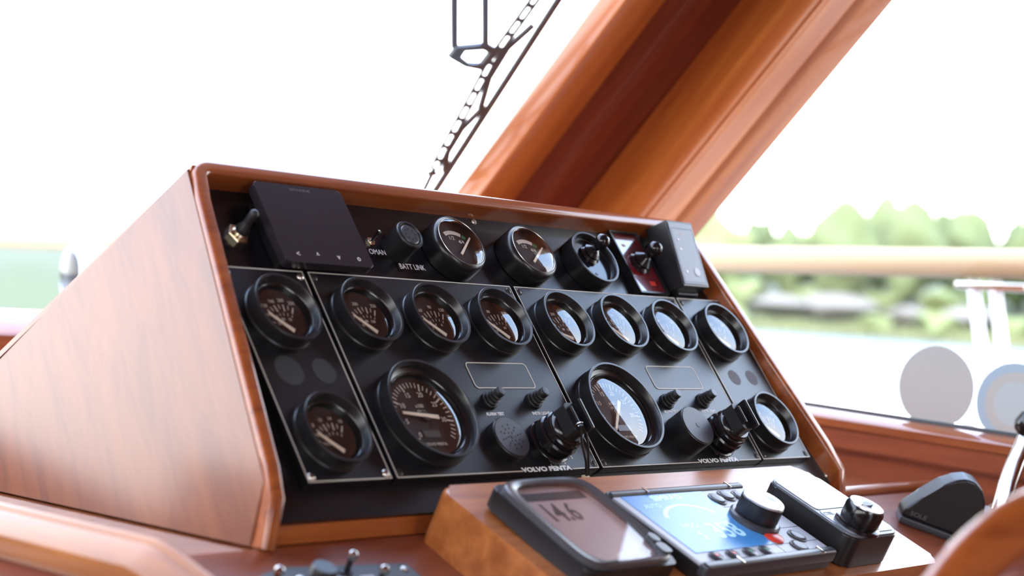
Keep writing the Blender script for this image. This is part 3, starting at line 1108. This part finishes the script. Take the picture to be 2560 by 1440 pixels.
# ------------------------------------------------------------------ upper row on the fascia board (n = -8)
BN = -8.0
t = thing('toggle_switch', 'large toggle switch with rubber sleeve and brass nut beside the frame corner', 'switch', pw(-30.5, 221, BN), PA)
link('nut', B().lathe([(.0098, 0), (.0098, .0030), (.0090, .0038), (.0060, .0040), (0, .0040)], 6), 'brass', t)
link('bushing', B().lathe([(.0068, .0040), (.0068, .0056), (.0056, .0070), (0, .0070)], 20), 'brass', t)
link('lever', B().lathe([(.0058, 0), (.0054, .004), (.0038, .007), (.0034, .010), (.0038, .0175), (.0034, .0198), (.0020, .0212), (0, .0217)], 20), 'rubber', t, (0, 0, .006), (R(-12), R(6), 0))
t = thing('toggle_switch', 'tiny bright toggle switch beside the flat black display', 'switch', pw(113.8, 227, BN), PA)
link('nut', B().lathe([(.0042, 0), (.0042, .0016), (.0038, .0020), (0, .0020)], 6), 'brass', t)
link('lever', B().lathe([(.0016, .0015), (.0013, .009), (.0019, .0112), (.0015, .0130), (0, .0136)], 14), 'chrome', t, (0, 0, 0), (R(-10), R(8), 0))
t = thing('warning_label', 'black label strip with cut off lettering under the tiny toggle', 'label', pw(111, 216.5, BN), PA)
link('strip', B().box(-.0095, .0150, -.0042, .0042, 0, .0006), 'black_gloss', t)
text('lettering', 'OMAN', .0074, 'white', t, .0052, .0, .00065, sx=.86)
t = thing('warning_label', 'black label strip reading BATT LINK under the round socket', 'label', pw(150, 203.6, BN), PA)
link('strip', B().box(-.0178, .0178, -.0045, .0045, 0, .0006), 'black_gloss', t)
text('lettering', 'BATT LINK', .0078, 'white', t, 0, 0, .00065, sx=.80)

t = thing('display_unit', 'flat black touch display with four faint key symbols', 'display', pw(34.5, 223, BN), PA)
link('housing', B().prism(rrect(-.040, .040, -.033, .033, .006), 0, .0120), 'black', t)
link('screen', B().prism(rrect(-.0462, .0462, -.0385, .0385, .0045), .0120, .0200, .0014, 2), mat('smoked touch glass', (.022, .018, .022, 1), .22), t)
for s_, x in (('<', -.0310), ('^', -.0105), ('v', .0110), ('o', .0325)):
    text('key_symbol', s_, .0075, 'ink', t, x, -.0305, .0201, sx=.9)
text('lettering', 'SIMARINE', .0035, 'stain', t, .0, .0335, .0201, sx=1.5)

t = thing('socket', 'black round multi-pin socket above the battery label', 'socket', pw(140, 222, BN), PA)
link('body', B().lathe([(.0152, 0), (.0152, .002), (.0138, .0045), (.0138, .0205), (.0130, .0216), (.0118, .0216), (.0112, .0205), (0, .0205)], 36), 'black', t)
link('insert', B().lathe([(0, .0204), (.0098, .0208), (.0088, .0216), (0, .0216)], 32), 'grey_dark', t)
pin = B().lathe([(0, .0217), (.0009, .0217), (.0009, .0219), (0, .0219)], 10).mesh('pin_hole')
pin.materials.append(M['lcd_black'])
for i in range(8):
    a = R(90 + 45 * i)
    link('pin_hole', pin, None, t, (.0055 * math.cos(a), .0055 * math.sin(a), 0))


def round_gauge(u, v, label, nd):
    t = thing('gauge', label, 'gauge', pw(u, v, BN), PA, 0, 'round-edged fascia gauges')
    h = .0205
    link('bezel', B().lathe([(.0282, 0), (.0290, .001), (.0290, h - .006), (.0284, h - .0028), (.0272, h - .0008), (.0258, h), (.0250, h - .0004), (.0247, h - .0016), (.0247, h - .009)], 64), 'rim', t)
    link('chrome_ring', B().lathe([(.0249, h - .0003), (.0247, h + .0001), (.0244, h - .0002)], 64), 'steel', t)
    link('dial', B().lathe([(0, h - .0062), (.0246, h - .0062), (.0246, h - .0070), (0, h - .0070)], 48), 'dial', t)
    zd = h - .0060
    px, py = .0, -.009
    # arc band
    b = B()
    b2 = B()
    for bb_, a0, a1 in ((b, 116, 63), (b2, 60, 49)):
        for i in range(10):
            aa, ab = R(a0 + (a1 - a0) * i / 10), R(a0 + (a1 - a0) * (i + 1) / 10)
            bb_.faces([(px + r_ * math.cos(x_), py + r_ * math.sin(x_), zd) for r_, x_ in ((.0205, aa), (.0245, aa), (.0245, ab), (.0205, ab))], [(0, 1, 2, 3)])
    link('scale_band', b.mesh('scale_band', False), 'ink', t)
    link('full_mark', b2.mesh('full_mark', False), 'green', t)
    link('numerals', merge_text([('1/2', .0055, -.0030, .0075, zd), ('4/4', .0055, .0075, .0040, zd)], 'n').mesh('numerals', False), 'ink', t, kind='stuff')
    a = R(nd)
    link('needle', needle(px, py, px + .026 * math.cos(a), py + .026 * math.sin(a), zd + .001, .0012, .0008), 'needle', t)
    link('lens', B().lathe([(.0244, h - .0006)] + [(.0244 * math.cos(R(x)), h - .0006 + .0018 * math.sin(R(x))) for x in (20, 40, 60, 75)] + [(0, h + .0012)], 64), 'lens', t)


round_gauge(202, 220.3, 'round-edged tank gauge with clear dark dial beside the round socket', 42)
round_gauge(296.3, 218.7, 'round-edged tank gauge with half sky reflection, second from the socket', 38)

# round joystick
t = thing('joystick', 'black knob joystick inside a round cup above the second engine plate', 'joystick', pw(389, 219.8, BN), PA)
link('cup', B().lathe([(.0270, 0), (.0292, .0005), (.0292, .0172), (.0286, .0180), (.0268, .0180), (.0262, .0172), (.0260, .011), (.0250, .0100), (0, .0100)], 64), 'rim', t)
link('face', B().lathe([(0, .0101), (.0250, .0101), (.0250, .0106), (0, .0106)], 48), mat('glossy blue black disc', (.012, .013, .02, 1), .12), t)
link('hole', B().lathe([(0, .0107), (.0017, .0107), (.0017, .0109), (0, .0109)], 14), 'lcd_black', t, (-.002, -.0155, 0))
link('gaiter', B().lathe([(.0105, .0058), (.0110, .008), (.0085, .0100), (.0092, .0122), (.0070, .0140), (.0040, .0165), (0, .017)], 28), 'black_gloss', t, (.0, .006, .0048))
st = link('stick', B().lathe([(.0032, 0), (.0032, .008), (.0060, .012), (.0074, .0165), (.0064, .0205), (.0036, .0230), (0, .0238)], 24), 'black_gloss', t, (0, .006, .0145), (R(-8), R(4), 0))
# rectangular joystick
t = thing('joystick', 'black knob joystick on a dark red rectangular plate beside the grey box', 'joystick', pw(472, 226.3, BN), PA)
fr = ringprism(rrect(-.0232, .0232, -.0372, .0372, .0015), rrect(-.0212, .0212, -.0352, .0352, .0010), 0, .0080)
link('frame', fr, 'rim', t)
link('face', B().box(-.0212, .0212, -.0352, .0352, 0, .0052), 'red_deco', t)
link('gaiter', B().lathe([(.0125, .0052), (.0128, .0075), (.0100, .0095), (.0108, .0120), (.0080, .0145), (.0045, .0180), (0, .0185)], 28), 'black_gloss', t, (.002, .0, 0))
link('stick', B().lathe([(.0034, 0), (.0034, .010), (.0064, .014), (.0076, .0190), (.0064, .0230), (.0036, .0255), (0, .0262)], 24), 'black_gloss', t, (.002, 0, .0095), (R(-6), R(6), 0))
link('red_mark', B().box(.004, .012, -.026, -.021, .0052, .0055), 'red', t)
link('white_mark', B().box(-.010, -.005, .020, .023, .0052, .0055), 'ink', t)

# grey alarm box, tipped up on a bracket
t = thing('alarm_box', 'black box with grey face and small white lamps in the fascia corner', 'control box', pw(523, 225, BN), PA)
link('bracket', B().prism([(-.016, -.036), (.018, -.036), (.018, .028), (-.016, .028)], 0, .010, .001, 1), 'black', t)
rot = R(14.2)
bd = link('housing', B().box(-.0215, .0215, -.0350, .0350, -.026, 0, .0012), 'black', t, (0, -.0015, .0312), (rot, 0, 0))
link('face', B().prism(rrect(-.0195, .0195, -.0325, .0325, .0010), .0001, .0006), 'box_face', bd)
link('face_outline', ringprism(rrect(-.0180, .0180, -.0310, .0265, .0010), rrect(-.0176, .0176, -.0306, .0261, .0008), .0006, .0007), 'stain', bd)
for x, y in ((-.0105, .014), (-.0105, .004), (-.0105, -.020)):
    link('lamp', B().lathe([(0, .0006), (.0016, .0006), (.0014, .0011), (0, .0012)], 14), 'white', bd, (x, y, 0))
link('key_ring', B().lathe([(.0048, .0006), (.0044, .0012), (0, .0013)], 24), 'grey_face', bd, (.0065, -.0195, 0))
text('lettering', 'Vessel', .0055, 'ink', bd, -.005, .0215, .0006, sx=1.0)

# ================================================================== SLOPING DESK, POD, DEVICES
dk_ = thing('helm_desk', 'varnished mahogany helm desk sloping down from the console', 'desk', DESK0, DA)
link('desk_top', B().box(-.222, .872, -.55, 0.0, -.022, 0, .0015), 'wood_desk', dk_)
sh = link('shelf', B().box(-.222, .872, 0, .62, -.022, 0), 'wood_x', dk_)
sh.matrix_local = Matrix.Rotation(-DA, 4, 'X') @ Matrix.Translation((0, 0, -.0012))
ml = link('moulding', B().sweep([(.636, 0, 0), (.862, 0, 0)], rsec(.014, .010, .0045, 4), (0, 0, 1)), 'wood_x', dk_)
ml.matrix_local = Matrix.Rotation(-DA, 4, 'X') @ Matrix.Translation((0, .008, .0045))
link('apron', B().box(-.222, -.208, -.55, .0, -.30, -.022), 'wood_dark', dk_)

fdl = thing('fiddle_rail', 'rounded varnished fiddle rail along the desk edge nearest the viewer', 'rail', (-.235, 0, -.03))
FO = Vector((-.235, 0, -.03))
rpth = [Vector(p) - FO for p in ((-.236, .60, -.0350), (-.236, .12, -.0350), (-.236, -.040, -.0350), (-.236, -.052, -.0370), (-.236, -.064, -.0405), (-.236, -.30, -.1160))]
rsc = [(-.0130, .0090)] + [(-.0085 + .0045 * math.cos(R(a)), .0090 + .0042 * math.sin(R(a))) for a in (150, 120, 90, 60, 30, 5)] + [(-.0032, .0085), (-.0015, .0092), (.0000, .0086), (.0115, -.0010), (.0128, -.0025), (.0132, -.0045), (.0132, -.0165), (.0122, -.0180), (-.0130, -.0180)]
link('cap', B().sweep(rpth, rsc, (0, 0, 1)), 'wood_rail', fdl)
link('lower_board', B().sweep([p + Vector((.004, 0, -.044)) for p in rpth], rsec(.018, .050, .002, 2), (0, 0, 1)), 'wood_dark', fdl)

# switch panel on the desk
spn = thing('switch_panel', 'grey switch panel with chrome toggles lying on the desk below the console', 'switch panel', dw(-80, -44, 0), DA, R(-3))
link('plate', B().prism([(-.064, -.11), (.072, -.11), (.064, .009), (-.042, .013), (-.064, .006)], 0, .004, .0006, 1), 'grey_panel', spn)
for x, y in ((-.068, -.012), (.003, .001), (.0165, -.0180)):
    tg = link('toggle', B().lathe([(.0050, .004), (.0050, .0055), (.0022, .0060), (.0020, .0130), (.0024, .015), (0, .0152)], 18), 'black', spn, (x, y, 0))
    link('toggle_ball', B().lathe([(.0022, .0145), (.0034, .0162), (.0037, .018), (.0030, .0205), (.0014, .0218), (0, .022)], 18), 'chrome', tg)
link('knob', B().lathe([(.0090, .004), (.0090, .018), (.0082, .0195), (0, .0195)], 24), 'black', spn, (-.0305, -.012, 0))
for x, y in ((.0560, .0015), (-.038, -.002)):
    link('screw', scr_me, None, spn, (x, y, .004))
link('lamp', B().lathe([(.003, .004), (.0028, .006), (0, .0068)], 14), 'green', spn, (.030, -.022, 0))
for x, w_ in ((-.044, .012), (-.008, .014), (.012, .012)):
    link('marking', B().box(x, x + w_, -.006, -.003, .004, .0042), 'grey_face', spn)

# teak pod
pod = thing('instrument_pod', 'oiled teak pod with rounded corners carrying three marine displays', 'pod', podw(243, -82, -42.6), DA)
link('body', B().prism(rrect(-.243, .243, -.084, .083, .013, 6), 0, .0424, .0035, 3, True), 'teak', pod)

# device 1: depth display
d1 = thing('marine_display', 'black marine display reading 14.6 at the end of the teak pod', 'display', podw(68.5, -84, 2.4), DA + R(3))
link('housing', B().prism(rrect(-.0515, .0515, -.0545, .0545, .008), -.0022, .0130, .0015, 2), 'black', d1)


def lozenge(w, h, bul, k=8):
    """rounded window with bulging sides"""
    out = []
    pts = [(w, h * .55), (w * .55, h), (-w * .55, h), (-w, h * .55), (-w, -h * .55), (-w * .55, -h), (w * .55, -h), (w, -h * .55)]
    n = len(pts)
    for i in range(n):
        a, b_ = Vector(pts[i]), Vector(pts[(i + 1) % n])
        mid = (a + b_) / 2
        ctrl = mid * bul if i % 2 else mid
        if i % 2 == 0:
            ctrl = Vector((math.copysign(w, mid.x), math.copysign(h, mid.y))) * .99
        for j in range(k):
            s_ = j / k
            out.append(tuple(a * (1 - s_) ** 2 + ctrl * 2 * s_ * (1 - s_) + b_ * s_ * s_))
    return out


lo_i = lozenge(.0415, .0470, 1.05)
ro = []
for x, y in lo_i:   # matching outer outline on the rounded square
    a = math.atan2(y / .0535, x / .0505)
    c_, s_ = math.cos(a), math.sin(a)
    p_ = 6.0
    k_ = (abs(c_) ** p_ + abs(s_) ** p_) ** (-1 / p_)
    ro.append((.0505 * c_ * k_, .0535 * s_ * k_))
bz = B()
n = len(lo_i)
lv = [(ro, .0130), (ro, .0168), ([(x * .975, y * .975) for x, y in ro], .0182), ([(x * 1.03, y * 1.03) for x, y in lo_i], .0176), (lo_i, .0165), (lo_i, .0128)]
vs_ = [(x, y, z) for pts, z in lv for x, y in pts]
fs_ = []
for r_ in range(len(lv) - 1):
    for i in range(n):
        j = (i + 1) % n
        fs_.append((r_ * n + i, r_ * n + j, (r_ + 1) * n + j, (r_ + 1) * n + i))
bz.faces(vs_, fs_)
link('bezel', bz, mat('smoky grey bezel', srgb(74, 72, 76), .22), d1)
link('screen', B().prism([(x * .995, y * .995) for x, y in lo_i], .0125, .0133), 'lcd_pink', d1)
link('screen_frame', B().box(-.034, .034, .031, .0405, .0134, .0136), 'lcd_black', d1)
text('figures', '14.6', .030, 'lcd_black', d1, -.012, .015, .0135, bold=.0004, sx=.72)
text('lettering', 'SIMRAD', .0070, 'ink', d1, .008, -.0395, .0135, bold=.0002, sx=1.1)
link('cover_glass', B().prism([(x * .995, y * .995) for x, y in lo_i], .0004, .0008), 'screen_glass', d1, (0, 0, .0152), (R(1.5), 0, 0))
link('key', B().prism(rrect(.0360, .0465, -.0480, -.0360, .003), .0165, .0196, .0012, 2), 'grey_dark', d1)
link('key', B().prism(rrect(.0400, .0480, -.0345, -.0240, .003), .0165, .0196, .0012, 2), 'grey_dark', d1)
link('slot', B().box(-.040, -.020, -.0500, -.0485, .0172, .0186), 'lcd_black', d1)

# device 2: autopilot
d2 = thing('autopilot_control', 'grey autopilot control with blue screen and silver rotary knob', 'autopilot', podw(223.5, -100.2, 0), DA)
link('housing', B().box(-.0885, .0885, -.0525, .0525, .0002, .0130, .001), 'black', d2)
link('face', B().box(-.0885, .0885, -.0470, .0470, .0130, .0158, .0006, 1), 'grey_face', d2)
for y0, y1 in ((-.0545, -.0455), (.0470, .0545)):
    br_ = link('end_bar', B().box(-.0905, .0905, y0, y1, .0060, .0178, .0030, 3), 'grey_dark', d2)
    for x in (-.045, .068):
        link('clip', B().box(x, x + .0022, y0 - .0003, y1 + .0003, .0160, .0182, .0004, 1), 'chrome', br_)
link('screen', B().box(-.0800, .0257, -.0335, .0500 - .004, .0158, .0162), 'lcd_blue', d2)
text('lettering', 'SIMRAD', .0095, 'lcd_ink', d2, -.028, .0400, .01625, bold=.0004, sx=1.15)
text('figures', '358', .029, 'lcd_ink', d2, -.010, -.010, .01625, bold=.0006, sx=.85)
text('figures', 'S', .014, 'lcd_ink', d2, -.046, -.014, .01625, bold=.0004)
text('figures', 'AUTO', .0075, 'lcd_ink', d2, -.058, .0300, .01625)
text('figures', 'HDG', .0085, 'lcd_ink', d2, -.046, .000, .01625, bold=.0003)
arc = B()
for i in range(16):
    aa, ab = R(162 - 140 * i / 16), R(162 - 140 * (i + 1) / 16)
    arc.faces([(-.026 + r_ * 1.5 * math.cos(x_), .0060 + r_ * math.sin(x_), .01625) for r_, x_ in ((.0215, aa), (.0245, aa), (.0245, ab), (.0215, ab))], [(0, 1, 2, 3)])
link('rudder_arc', arc.mesh('rudder_arc', False), 'lcd_ink', d2)
link('knob_skirt', B().lathe([(.0215, .0158), (.0215, .0195), (.0200, .0210), (0, .0210)], 48), 'grey_dark', d2, (.0385, -.002, 0))
link('knob', B().lathe([(.0172, .0210), (.0178, .0225), (.0178, .0350), (.0170, .0358)], 48), 'black', d2, (.0385, -.002, 0))
link('knob_cap', B().lathe([(.0172, .0356), (.0176, .0366), (.0170, .0374), (.0130, .0374), (.0100, .0366), (.0040, .0358), (0, .0357)], 48), mat('silver knob cap', srgb(205, 206, 212), .25, .4), d2, (.0385, -.002, 0))
bt = B().lathe([(.0078, 0), (.0078, .0010), (.0070, .0016), (.0062, .0010), (.0058, .0020), (0, .0026)], 28).mesh('key')
bt.materials.append(M['grey_mid'])
btr = B().lathe([(.0085, 0), (.0085, .0008), (0, .0008)], 28).mesh('key_surround')
btr.materials.append(M['black'])
for x, y in ((.0325, .0330), (.0505, .0370), (.0680, .0350), (.0675, -.0270), (.0520, -.0405)):
    o = link('key', bt, None, d2, (x, y, .0158))
    link('key_surround', btr, None, o, (0, 0, .0001))
link('stop_key', B().lathe([(.0085, 0), (.0085, .0014), (.0070, .0024), (0, .0026)], 28), 'red', d2, (.0353, -.0258, .0158))
b4 = B().lathe([(.0066, 0), (.0066, .0012), (.0050, .0022), (0, .0024)], 24).mesh('key')
b4.materials.append(M['grey_dark'])
for i, x in enumerate((-.064, -.0418, -.0193, .0028)):
    o = link('key', b4, None, d2, (x, -.0415, .0158))
    link('key_mark', B().box(-.002, .002, -.0012, .0012, .0024, .0026), 'red' if i < 2 else 'green', o)
for x0, x1, y0, y1 in ((.0257, .0262, -.047, .046), (.0262, .0885, -.0345, -.0340), (.0600, .0885, -.0140, -.0136), (.0262, .0885, .0215, .0219), (.0600, .0885, .004, .0044)):
    link('face_seam', B().box(x0, x1, y0, y1, .0158, .0160), 'grey_dark', d2)

# device 3: hand-held remote with rotary knob
d3 = thing('remote_control', 'thick black remote with pale screen and glossy rotary knob on the pod', 'remote', podw(365.5, -108, 0), DA)
ol = rrect(-.0385, .0385, -.0480, .0465, .012, 6)
link('housing', B().prism(ol, .0002, .0272, .0030, 2), 'black', d3)
link('face_rim', B().prism(rrect(-.0375, .0375, -.0470, .0455, .011, 6), .0270, .0292, .0012, 2), 'grey_mid', d3)
link('screen', B().prism(rrect(-.0345, .0345, -.0050, .0425, .005), .0290, .0297), 'lcd_pale', d3)
link('screen_glass', B().prism(rrect(-.0345, .0345, -.0050, .0425, .005), .0299, .0303), 'screen_glass', d3)
link('key_face', B().prism(rrect(-.0345, .0345, -.0430, -.0060, .006), .0290, .0297), mat('pale blue grey key face', srgb(130, 138, 152), .3), d3)
text('lettering', 'CTRL', .0060, 'lcd_black', d3, -.026, -.0120, .0298)
link('knob_ring', B().lathe([(.0195, .0297), (.0195, .0325), (.0180, .0335), (0, .0335)], 40), 'black_gloss', d3, (-.012, -.0325, 0))
link('knob', B().lathe([(.0158, .0335), (.0165, .035), (.0165, .0460), (.0150, .0490), (.0120, .0490)], 40), 'black_gloss', d3, (-.012, -.0325, 0))
link('knob_cap', B().lathe([(.0150, .0488), (.0146, .0500), (.0080, .0500), (.0060, .0492), (0, .0488)], 40), mat('silver grey knob cap', srgb(150, 152, 160), .2, .6), d3, (-.012, -.0325, 0))
link('knob_mark', B().prism([(-.008, .0005), (-.002, .003), (.005, .0028), (.008, -.001), (.003, -.0025), (-.005, -.002)], .0500, .0504), 'lcd_black', d3, (-.012, -.0325, 0))

# black fin-shaped device on the desk beyond the pod
fn = thing('fin_sensor', 'black fin shaped control on grey base beyond the teak pod', 'control', dw(664, -50, 0), DA, R(-46))
link('base', B().prism([(0, 0), (.080, 0), (.083, .032), (.004, .032)], 0, .007, .0015, 2), 'grey_dark', fn)
prf = [(.001, 0), (.002, .008), (.014, .023), (.026, .038), (.036, .047), (.046, .0515), (.056, .0515), (.065, .047), (.073, .038), (.078, .026), (.079, 0)]
fb_ = B().prism(prf, 0, .024, .0030, 3)
fo_ = link('body', fb_, 'black', fn, (0, .028, .0062), (R(90), 0, 0))
fo_.scale = (1, 1.14, 1)
link('ear', B().lathe([(0, -.002), (.010, -.002), (.012, 0), (.010, .0022), (0, .003)], 24), 'black', fn, (.084, .012, .036), (R(24), R(10), 0))
for i in range(5):
    link('rib', B().box(.0795 + .0002 * i, .0812, .006 + .0048 * i, .0085 + .0048 * i, .007, .030 - .002 * i), 'grey_mid', fn)
text('lettering', 'SOLE', .0065, 'grey_mid', fn, .017, .0036, .0125, 0, sx=1.2).rotation_euler = (R(90), 0, 0)

# throttle lever and steering wheel
tl = thing('throttle_lever', 'curved chrome throttle lever with black ball knob behind the wheel', 'lever', (.80, -.10, -.070))
LO = Vector((.80, -.10, -.070))
lp = [Vector(p) - LO for p in ((.788, -.10, -.075), (.797, -.10, -.048), (.809, -.10, -.022), (.823, -.10, -.002), (.838, -.10, .014), (.849, -.10, .028))]
link('lever', B().sweep(lp, rsec(.010, .020, .004, 4), (0, 1, 0)), 'chrome', tl)
link('knob', B().lathe([(0, -.016), (.009, -.0135), (.0155, -.004), (.0155, .004), (.009, .0135), (0, .016)], 28), 'black_gloss', tl, Vector((.851, -.10, .038)) - LO)
link('foot', B().lathe([(.022, -.004), (.022, .004), (.012, .010), (0, .010)], 28), 'black', tl, (-.012, 0, -.010))

wc = Vector((.02508, -.5592, -.13642))
wn = Vector((-.3145, -1, .2565)).normalized()
wh = bpy.data.objects.new('steering_wheel', None)
COL.objects.link(wh)
za = wn
xa = Vector((1, 0, 0)) - za * za.x
xa.normalize()
ya = za.cross(xa)
wh.matrix_world = Matrix(((xa.x, ya.x, za.x, wc.x), (xa.y, ya.y, za.y, wc.y), (xa.z, ya.z, za.z, wc.z), (0, 0, 0, 1)))
tag(wh, 'varnished wooden steering wheel rim with dark hub in the near corner', 'steering wheel')
rimp = [(.19 + .0150 * math.cos(2 * math.pi * k_ / 16), .0130 * math.sin(2 * math.pi * k_ / 16)) for k_ in range(16)]
link('rim', B().lathe(rimp, 96, close=True), 'wood_x', wh)
for i in range(3):
    a = R(92 + 120 * i)
    link('spoke', B().sweep([(.05 * math.cos(a), .05 * math.sin(a), -.015), (.182 * math.cos(a), .182 * math.sin(a), 0)], rsec(.024, .008, .003), (0, 0, 1)), 'black', wh)
link('hub', B().lathe([(0, -.035), (.05, -.035), (.06, -.02), (.055, -.005), (0, .002)], 40), 'black', wh)
col_ = link('column', B().lathe([(.03, -.30), (.03, -.03), (0, -.03)], 24), 'black', wh)
